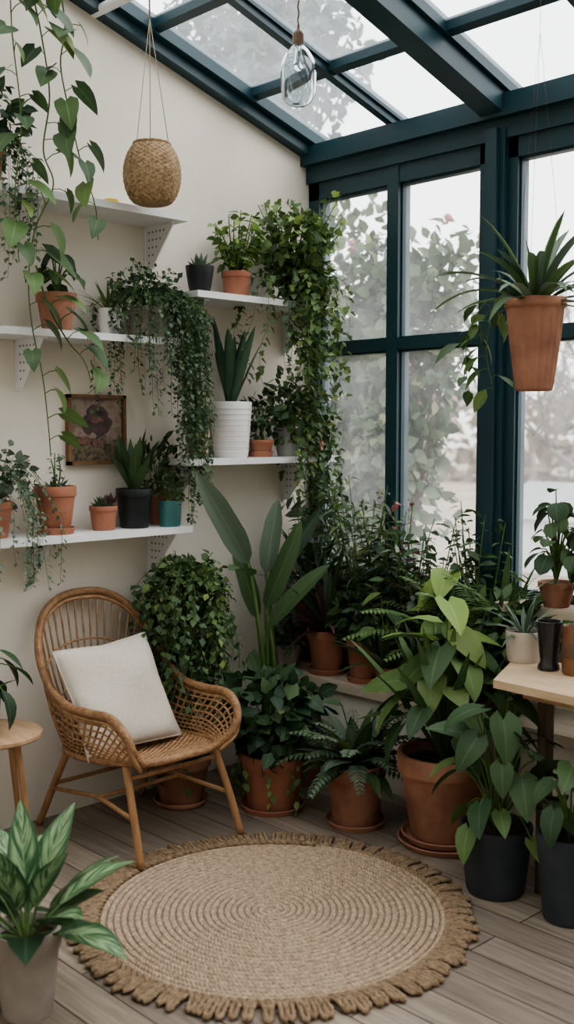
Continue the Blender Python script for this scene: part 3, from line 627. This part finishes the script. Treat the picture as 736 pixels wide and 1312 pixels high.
mb=S(); c=pot(mb,(.15,-.14,z),.055,.11,'terra'); strands(mb,c,.06,18,(.2,.6),.04,.036,'ivy','Lmid',.034,out=.06,az=(-1.2,.2),ns=4,mats='Lbright',sway=.03); bush(mb,c,c+V3(.03,-.02,.08),(.09,.07,.1),80,.045,.035,'ivy','Lmid',mats='Lbright'); mb.build('potted_english_ivy')

# ------------------------------------------------------------------ trailing fig behind chair
mb=S(); c=pot(mb,(.24,-1.04,0),.13,.2,'terra2',saucer=1)
for k in range(9):
    a=k*.7; mb.tube([c+V3(.05*math.cos(a),.05*math.sin(a),-.02),V3(.22+.06*math.cos(a),-1.0+.08*math.sin(a),.95)],.004,'bark',5)
bush(mb,c,(.22,-1.0,.72),(.11,.14,.26),300,.038,.031,'ovate','Ldark',mats='Lmid',stems=24,shell=.2,ns=3,lump=1.8)
bush(mb,c,(.23,-.99,.94),(.12,.16,.10),160,.04,.032,'ovate','Lmid',mats='Lbright',stems=10,shell=.5,ns=3,lump=1.6)
stemmed(mb,V3(.22,-1.0,.88),14,(.08,.20),.04,.032,'ovate','Lbright',.20,.028,mats='Lmid')
strands(mb,V3(.23,-1.0,.96),.06,80,(.2,.75),.038,.031,'ovate','Lmid',.028,out=.11,mats='Lbright',sway=.04,rise=.08)
strands(mb,V3(.23,-.96,.8),.07,24,(.3,.55),.038,.031,'ovate','Ldark',.026,out=.08,mats='Lmid',sway=.04,rise=.08); mb.build('potted_creeping_fig',sharp=None)

# ------------------------------------------------------------------ strelitzia
mb=S(); c=pot(mb,(.27,-.58,0),.14,.24,'terra2')
def strel(tipbase,tip,W,nn=(1,-1,.6),mt='Lmid',droop=.35):
    tb=np.array(tipbase,float); tp=np.array(tip,float); st=c+V3(U(-.03,.03),U(-.03,.03),0)
    mb.tube(curve_to(st,tb,n=9,bow=(.03,0,0)),np.linspace(.012,.007,9),'stem',7)
    d=tp-tb; L=np.linalg.norm(d); nn=np.array(nn,float)
    mb.leaf(tb,d+nz(nn)*L*droop*.45,nn,L*1.05,W,'banana',mt,droop,.45,ns=12,cols=5,rnd=U(.2,.7))
strel((.34,-.74,1.02),(.36,-1.02,1.40),.11,mt='Lgrey')
strel((.34,-.72,.96),(.46,-.94,1.03),.09,nn=(.3,-.3,1))
strel((.26,-.56,.95),(.24,-.47,1.27),.09,mt='Lgrey')
strel((.3,-.6,.8),(.42,-.5,1.18),.09,nn=(1,-.6,.4),mt='Lmid')
strel((.27,-.62,.75),(.2,-.70,1.12),.08,mt='Lmid')
strel((.33,-.6,.72),(.52,-.44,1.0),.09,nn=(.6,-.6,1),mt='Lmid')
strel((.22,-.5,.9),(.34,-.3,1.22),.085,nn=(1,-.6,.5),mt='Ldark')
mb.build('potted_bird_of_paradise')

# ------------------------------------------------------------------ ledge plants
zl=.45
mb=S(); c=pot(mb,(.085,-.255,zl),.07,.11,'concrete',rim=False,saucer=0); bush(mb,c,c+V3(.0,0,.06),(.09,.08,.08),130,.04,.026,'ovate','Lgrey',mats='Lvar'); mb.build('potted_nerve_plant')
mb=S(); mb.box((.02,-.2,.45),(.22,-.03,.47),'oak'); mb.box((.02,-.2,.635),(.22,-.03,.655),'oak'); mb.box((.02,-.2,.47),(.035,-.03,.635),'oak'); mb.box((.205,-.2,.47),(.22,-.03,.635),'oak'); mb.build('wooden_plant_stand')
mb=S(); c=pot(mb,(.13,-.135,.655),.1,.16,'terra',saucer=0); rosette(mb,c,34,.44,.04,'Lmid','lance',e=(.3,1.5),droop=.8,ns=7,mats='Ldark'); stemmed(mb,c,12,(.25,.55),.12,.04,'lance','Lgrey',.14,.035); mb.build('potted_dracaena')
mb=S(); c=pot(mb,(.32,-.22,zl),.098,.2,'terra',saucer=1,rb=.07); rosette(mb,c,34,.36,.032,'Lpurple','lance',e=(.4,1.5),droop=.9,ns=7); rosette(mb,c,34,.46,.03,'Lgrey','lance',e=(.6,1.5),droop=.7,ns=7,mats='Lmid'); mb.build('potted_cordyline')
mb=S(); c=pot(mb,(.56,-.215,zl),.09,.185,'terra',saucer=1,rb=.068); bush(mb,c,c+V3(0,0,.14),(.14,.12,.13),280,.065,.03,'lance','Lmid',mats='Ldark'); mb.build('potted_zz_plant')
mb=S(); c=pot(mb,(.44,-.09,zl),.07,.18,'black'); stemmed(mb,c,26,(.3,.78),.09,.022,'lance','Lgrey',.24,.02,mats='Lbright'); mb.build('potted_eucalyptus')
mb=S(); c=pot(mb,(.84,-.20,zl),.078,.145,'terra',saucer=0,rb=.06); bush(mb,c,c+V3(0,-.02,.09),(.12,.11,.10),220,.045,.04,'round','Lmid',mats='Lbright'); mb.build('potted_begonia')
mb=S(); c=pot(mb,(.68,-.09,zl),.07,.17,'terra2'); stemmed(mb,c,22,(.3,.66),.1,.045,'ovate','Lmid',.19,.03,mats='Lgrey'); stemmed(mb,c,3,(.6,.72),.085,.045,'ovate','Lred',.1,.09); mb.build('potted_croton')
mb=S(); c=pot(mb,(.98,-.1,zl),.07,.17,'concrete'); fern(mb,c,34,.55,'Lbright',pin=.075,pw=.018,e=(.4,1.45),droop=1.1); mb.build('potted_fern')
mb=S(); c=pot(mb,(1.06,-.25,zl),.07,.13,'terra'); broad(mb,c,11,(.2,.46),(.02,.16),.16,.115,'Llime',mats='Lbright',clipy=-.08,shape='heart'); mb.build('potted_syngonium')
mb=S(); c=pot(mb,(1.22,-.1,zl),.07,.17,'terra2'); rosette(mb,c,34,.52,.04,'Lcream','strap',e=(.5,1.5),droop=.8,ns=8,mats='Lmid'); fern(mb,c,18,.6,'Lbright',pin=.09,pw=.012,e=(.6,1.45),droop=1.0); mb.build('potted_parlor_palm')
mb=S(); c=pot(mb,(1.36,-.23,zl),.08,.15,'grey'); bush(mb,c,c+V3(0,-.02,.17),(.17,.13,.19),360,.065,.038,'ovate','Lmid',mats='Lbright'); mb.build('potted_schefflera')
mb=S(); c=pot(mb,(.56,-.065,zl),.052,.13,'concrete'); stemmed(mb,c,20,(.3,.72),.07,.03,'lance','Lmid',.2,.028,mats='Lgrey'); mb.build('potted_olive')
mb=S(); c=pot(mb,(.82,-.065,zl),.052,.13,'concrete'); stemmed(mb,c,24,(.3,.66),.06,.03,'ovate','Lgrey',.22,.024,mats='Lpurple'); mb.build('potted_tradescantia')
mb=S(); c=pot(mb,(.72,-.26,zl),.05,.1,'terra'); rosette(mb,c,26,.26,.04,'Lmid','lance',e=(.4,1.5),droop=.8,ns=6,mats='Lgrey'); broad(mb,c,8,(.1,.34),(.02,.1),.12,.075,'Lbright','ovate',mats='Lmid'); mb.build('potted_prayer_plant')
mb=S(); c=pot(mb,(1.10,-.075,zl),.05,.14,'black'); stemmed(mb,c,22,(.3,.72),.08,.035,'ovate','Lmid',.2,.03,mats='Ldark'); mb.build('potted_ficus')
mb=S(); c=pot(mb,(1.49,-.11,.895),.075,.1,'terra2'); broad(mb,c,28,(.08,.36),(.02,.12),.085,.07,'Lmid','round',mats='Ldark'); mb.build('potted_rubber_plant')
mb=S(); c=pot(mb,(1.66,-.12,.895),.08,.11,'terra'); broad(mb,c,28,(.06,.28),(.02,.12),.09,.075,'Lmid','round',mats='Ldark'); mb.build('potted_rubber_plant')
mb=S(); top=[(1.70,-.83),(1.53,-.44),(2.75,-.40),(2.75,-.87)]
mb.prism([(x,y,.722) for x,y in top],(0,0,.028),'tabletop')
mb.prism([(1.78,-.77,.69),(1.66,-.5,.69),(2.70,-.46,.69),(2.70,-.80,.69)],(0,0,.032),'oak')
for x,y in ((1.82,-.70),(1.72,-.52),(2.65,-.75),(2.65,-.5)): mb.box((x-.016,y-.016,0),(x+.016,y+.016,.69),'darkwood')
mb.build('wooden_potting_table')
mb=S(); c=pot(mb,(1.60,-.50,.75),.068,.115,'beige',rim=False,rb=.06); rosette(mb,c,22,.16,.02,'Lgrey','lance',e=(.2,1.4),droop=.8,ns=5); mb.build('potted_aloe')
mb=S(); mb.lathe([(0,0),(.036,0),(.04,.006),(.036,.02),(.03,.03),(.034,.06),(.043,.15),(.045,.175),(.041,.175),(.034,.07),(0,.045)],V3(1.745,-.56,.75),'blackgl',36); mb.build('black_ceramic_tumbler')
mb=S(); mb.lathe([(0,0),(.045,0),(.05,.01),(.05,.165),(.047,.17),(.044,.165),(.044,.02),(0,.015)],V3(1.85,-.55,.75),'amber',36); mb.lathe([(.0505,.06),(.0515,.062),(.0515,.11),(.0505,.112)],V3(1.85,-.55,.75),'brass',36); mb.build('amber_jar')

# ------------------------------------------------------------------ floor pots
mb=S(); c=pot(mb,(.56,-.80,0),.137,.235,'terra',rb=.105,saucer=1); bush(mb,c,c+V3(0,0,.19),(.18,.18,.18),330,.085,.06,'ovate','Ldark',mats='Lmid',stems=20); strands(mb,c,.12,10,(.03,.12),.035,.03,'heart','Lbright',.03,out=.03); mb.build('potted_hoya')
mb=S(); c=pot(mb,(.93,-.68,0),.122,.25,'terra2',rb=.095,saucer=1); rosette(mb,c,34,.28,.065,'Lmid','lance',e=(.25,1.45),droop=1.1,ns=6,cols=3,curl=.05,mats='Lgrey'); fern(mb,c,30,.34,'Lgrey',pin=.05,pw=.018,e=(.3,1.3),droop=1.3); mb.build('potted_boston_fern')
mb=S(); c=pot(mb,(1.30,-.58,0),.182,.33,'terra2',rb=.125,saucer=2,seg=48)
broad(mb,c,36,(.12,.50),(.06,.30),.19,.13,'Lmid',mats='Lbright',clipy=-.36,ns=7); broad(mb,c,6,(.4,.62),(.02,.14),.18,.12,'Llime',clipy=-.36); rosette(mb,c,20,.58,.045,'Lmid','strap',e=(.9,1.5),droop=.5,ns=8,mats='Lbright'); mb.build('potted_monstera')
mb=S(); c=pot(mb,(1.70,-.80,0),.126,.24,'darkgrey',rb=.1,rim=False); broad(mb,c,22,(.12,.46),(.06,.22),.15,.11,'Lmid',mats='Ldark',ns=7,clipy=-.5); broad(mb,c,7,(.0,.12),(.1,.18),.12,.08,'Lbright'); mb.build('potted_alocasia')
mb=S(); c=pot(mb,(1.99,-.80,0),.11,.29,'darkgrey',rb=.085,rim=False); broad(mb,c,12,(.08,.3),(.05,.16),.14,.1,'Ldark',mats='Lmid'); mb.build('potted_calathea')
mb=S(); c=pot(mb,(.42,-.47,0),.09,.16,'terra2'); bush(mb,c,c+V3(0,0,.13),(.11,.09,.11),110,.06,.035,'ovate','Lmid'); mb.build('potted_aglaonema')
mb=S(); c=pot(mb,(1.27,-2.38,0),.095,.245,'concrete',rb=.068,rim=True,saucer=0)
rosette(mb,c,16,.26,.105,'Lvar','ovate',e=(.35,1.4),droop=.85,ns=8,cols=5,pet=.11,fold=.2,lv=.8,az0=.4,mats='Lvar'); rosette(mb,c,9,.22,.09,'Ldark','ovate',e=(.1,.8),droop=.9,ns=8,cols=5,pet=.06,fold=.2,az0=2.2,mats='Lmid'); mb.build('potted_dieffenbachia')

# ------------------------------------------------------------------ outdoors
M['ground']=rough_mat('dry_ground',(.24,.19,.15),(.32,.27,.21),.6,1,0); M['houseW']=rough_mat('white_render',(.6,.6,.6),(.65,.65,.64),2,.9,0); M['roofG']=rough_mat('slate_roof',(.3,.3,.3),(.38,.38,.38),2,.9,0)
M['twig']=rough_mat('pale_twig',(.20,.18,.16),(.28,.25,.23),5,.9,0)  # twig, ground and shed colours are paled to stand in for outdoor haze
O=lambda:MB(False)
mb=O(); mb.grid(np.array([[[-60,.16,-.1],[60,.16,-.1]],[[-60,90,-.1],[60,90,-.1]]],float),'ground'); mb.build('ground')
mb=O(); b0=(-.9,1.5,-.1)
for cc,r_,n_ in (((-1.1,1.5,1.2),(.62,.4,.85),1900),((-1.2,1.5,2.3),(.75,.4,.8),2100),((-1.6,1.6,.9),(.7,.4,.8),600),((-.6,1.5,2.1),(.42,.3,.62),900),((-.7,1.4,1.5),(.38,.3,.45),500),((-.35,1.5,2.5),(.3,.25,.35),220)):
    bush(mb,b0,cc,r_,n_,.095,.07,'ovate','Lout',stems=14,stemmat='bark',shell=.2,srad=.006)
for p in ((-.45,1.25,1.98),(-.25,1.4,2.85),(-.85,1.2,2.75)):
    for k in range(12):
        v=nz(rng.normal(size=3)); mb.leaf(np.array(p),v,v+V3(0,0,.5),.05,.05,'round','rose',-1,.2,ns=3)
mb.build('climbing_rose_bush',sharp=None)
mb=O(); b0=(-2.6,2.4,-.1)
mb.tube(curve_to(b0,(-2.6,2.2,4.2),n=6),np.linspace(.09,.03,6),'bark',8)
for cc,r_,n_ in (((-2.7,2.1,4.7),(.9,.8,.6),1000),((-1.9,1.7,4.2),(.6,.6,.4),400),((-3.3,2.6,5.2),(.8,.8,.5),500)):
    bush(mb,(-2.6,2.3,3.6),cc,r_,n_,.12,.08,'ovate','Ltree',stems=16,stemmat='bark',shell=.1,srad=.015)
mb.build('garden_tree',sharp=None)
mb=O()
def branch(mb,p,d,L,r,depth):
    e=p+d*L; mb.tube(curve_to(p,e,n=4,bow=rng.normal(size=3)*L*.05),[r,r*.9,r*.8,r*.65],'twig',5,cap=False)
    if depth==0: return
    for k in range(3 if depth>1 else 4):
        nd=nz(d+rng.normal(size=3)*.5+V3(0,0,.15)); branch(mb,p+(e-p)*U(.55,1),nd,L*U(.6,.8),r*.6,depth-1)
for p in ((-3.6,9,-.1),(-4.0,12,-.1),(-8,14,-.1),(-2.6,7.5,-.1)): branch(mb,np.array(p,float),V3(0,0,1),1.5,.08,5)
mb.build('bare_trees',sharp=None)
mb=O()
bush(mb,(-10,24,0),(-12,26,.9),(18,1.5,1.9),3000,.6,.4,'ovate','dry',stems=0,shell=.6); mb.build('distant_hedgerow',sharp=None)
mb=O(); mb.box((-3.8,7,-.1),(-2.0,8.6,.55),'houseW'); mb.prism([(-3.9,6.9,.55),(-3.9,8.7,.55),(-3.9,7.8,.95)],(2.0,0,0),'roofG'); mb.build('white_garden_shed')

# ------------------------------------------------------------------ world, sun, camera
w=bpy.data.worlds.new('overcast_sky'); bpy.context.scene.world=w; w.use_nodes=True; nt=w.node_tree; bg=nt.nodes['Background']
tc=N(nt,'ShaderNodeTexCoord'); sp=N(nt,'ShaderNodeSeparateXYZ'); nt.links.new(tc.outputs['Generated'],sp.inputs[0])
r=ramp(nt,[(0.0,(.30,.28,.26)),(.49,(.5,.48,.46)),(.52,(.86,.87,.88)),(1,(.94,.975,1.0))])
mr=N(nt,'ShaderNodeMapRange'); mr.inputs[1].default_value=-1; mr.inputs[2].default_value=1; nt.links.new(sp.outputs[2],mr.inputs[0]); nt.links.new(mr.outputs[0],r.inputs[0]); nt.links.new(r.outputs[0],bg.inputs[0]); bg.inputs[1].default_value=3.5
sun=bpy.data.lights.new('sun','SUN'); sun.energy=2.0; sun.angle=math.radians(45); sun.color=(1,.98,.96); so=bpy.data.objects.new('sun',sun); bpy.context.collection.objects.link(so)
so.location=(3,3,6); so.rotation_euler=Vector((-.55,-.5,-.75)).to_track_quat('-Z','Y').to_euler()
f=1370.0; p=math.radians(4.4); yaw=math.radians(46.3)
cam=bpy.data.cameras.new('camera'); o=bpy.data.objects.new('camera',cam); bpy.context.collection.objects.link(o); o.location=(3.81,-3.82,1.6); o.rotation_euler=(math.pi/2-p,0,yaw)
cam.sensor_fit='VERTICAL'; cam.sensor_height=36; cam.lens=f/1312*36; cam.dof.use_dof=True; cam.dof.focus_distance=4.3; cam.dof.aperture_fstop=2.0
bpy.context.scene.camera=o
bpy.context.scene.view_settings.view_transform='AgX'
try: bpy.context.scene.view_settings.look='AgX - Medium High Contrast'
except Exception: pass
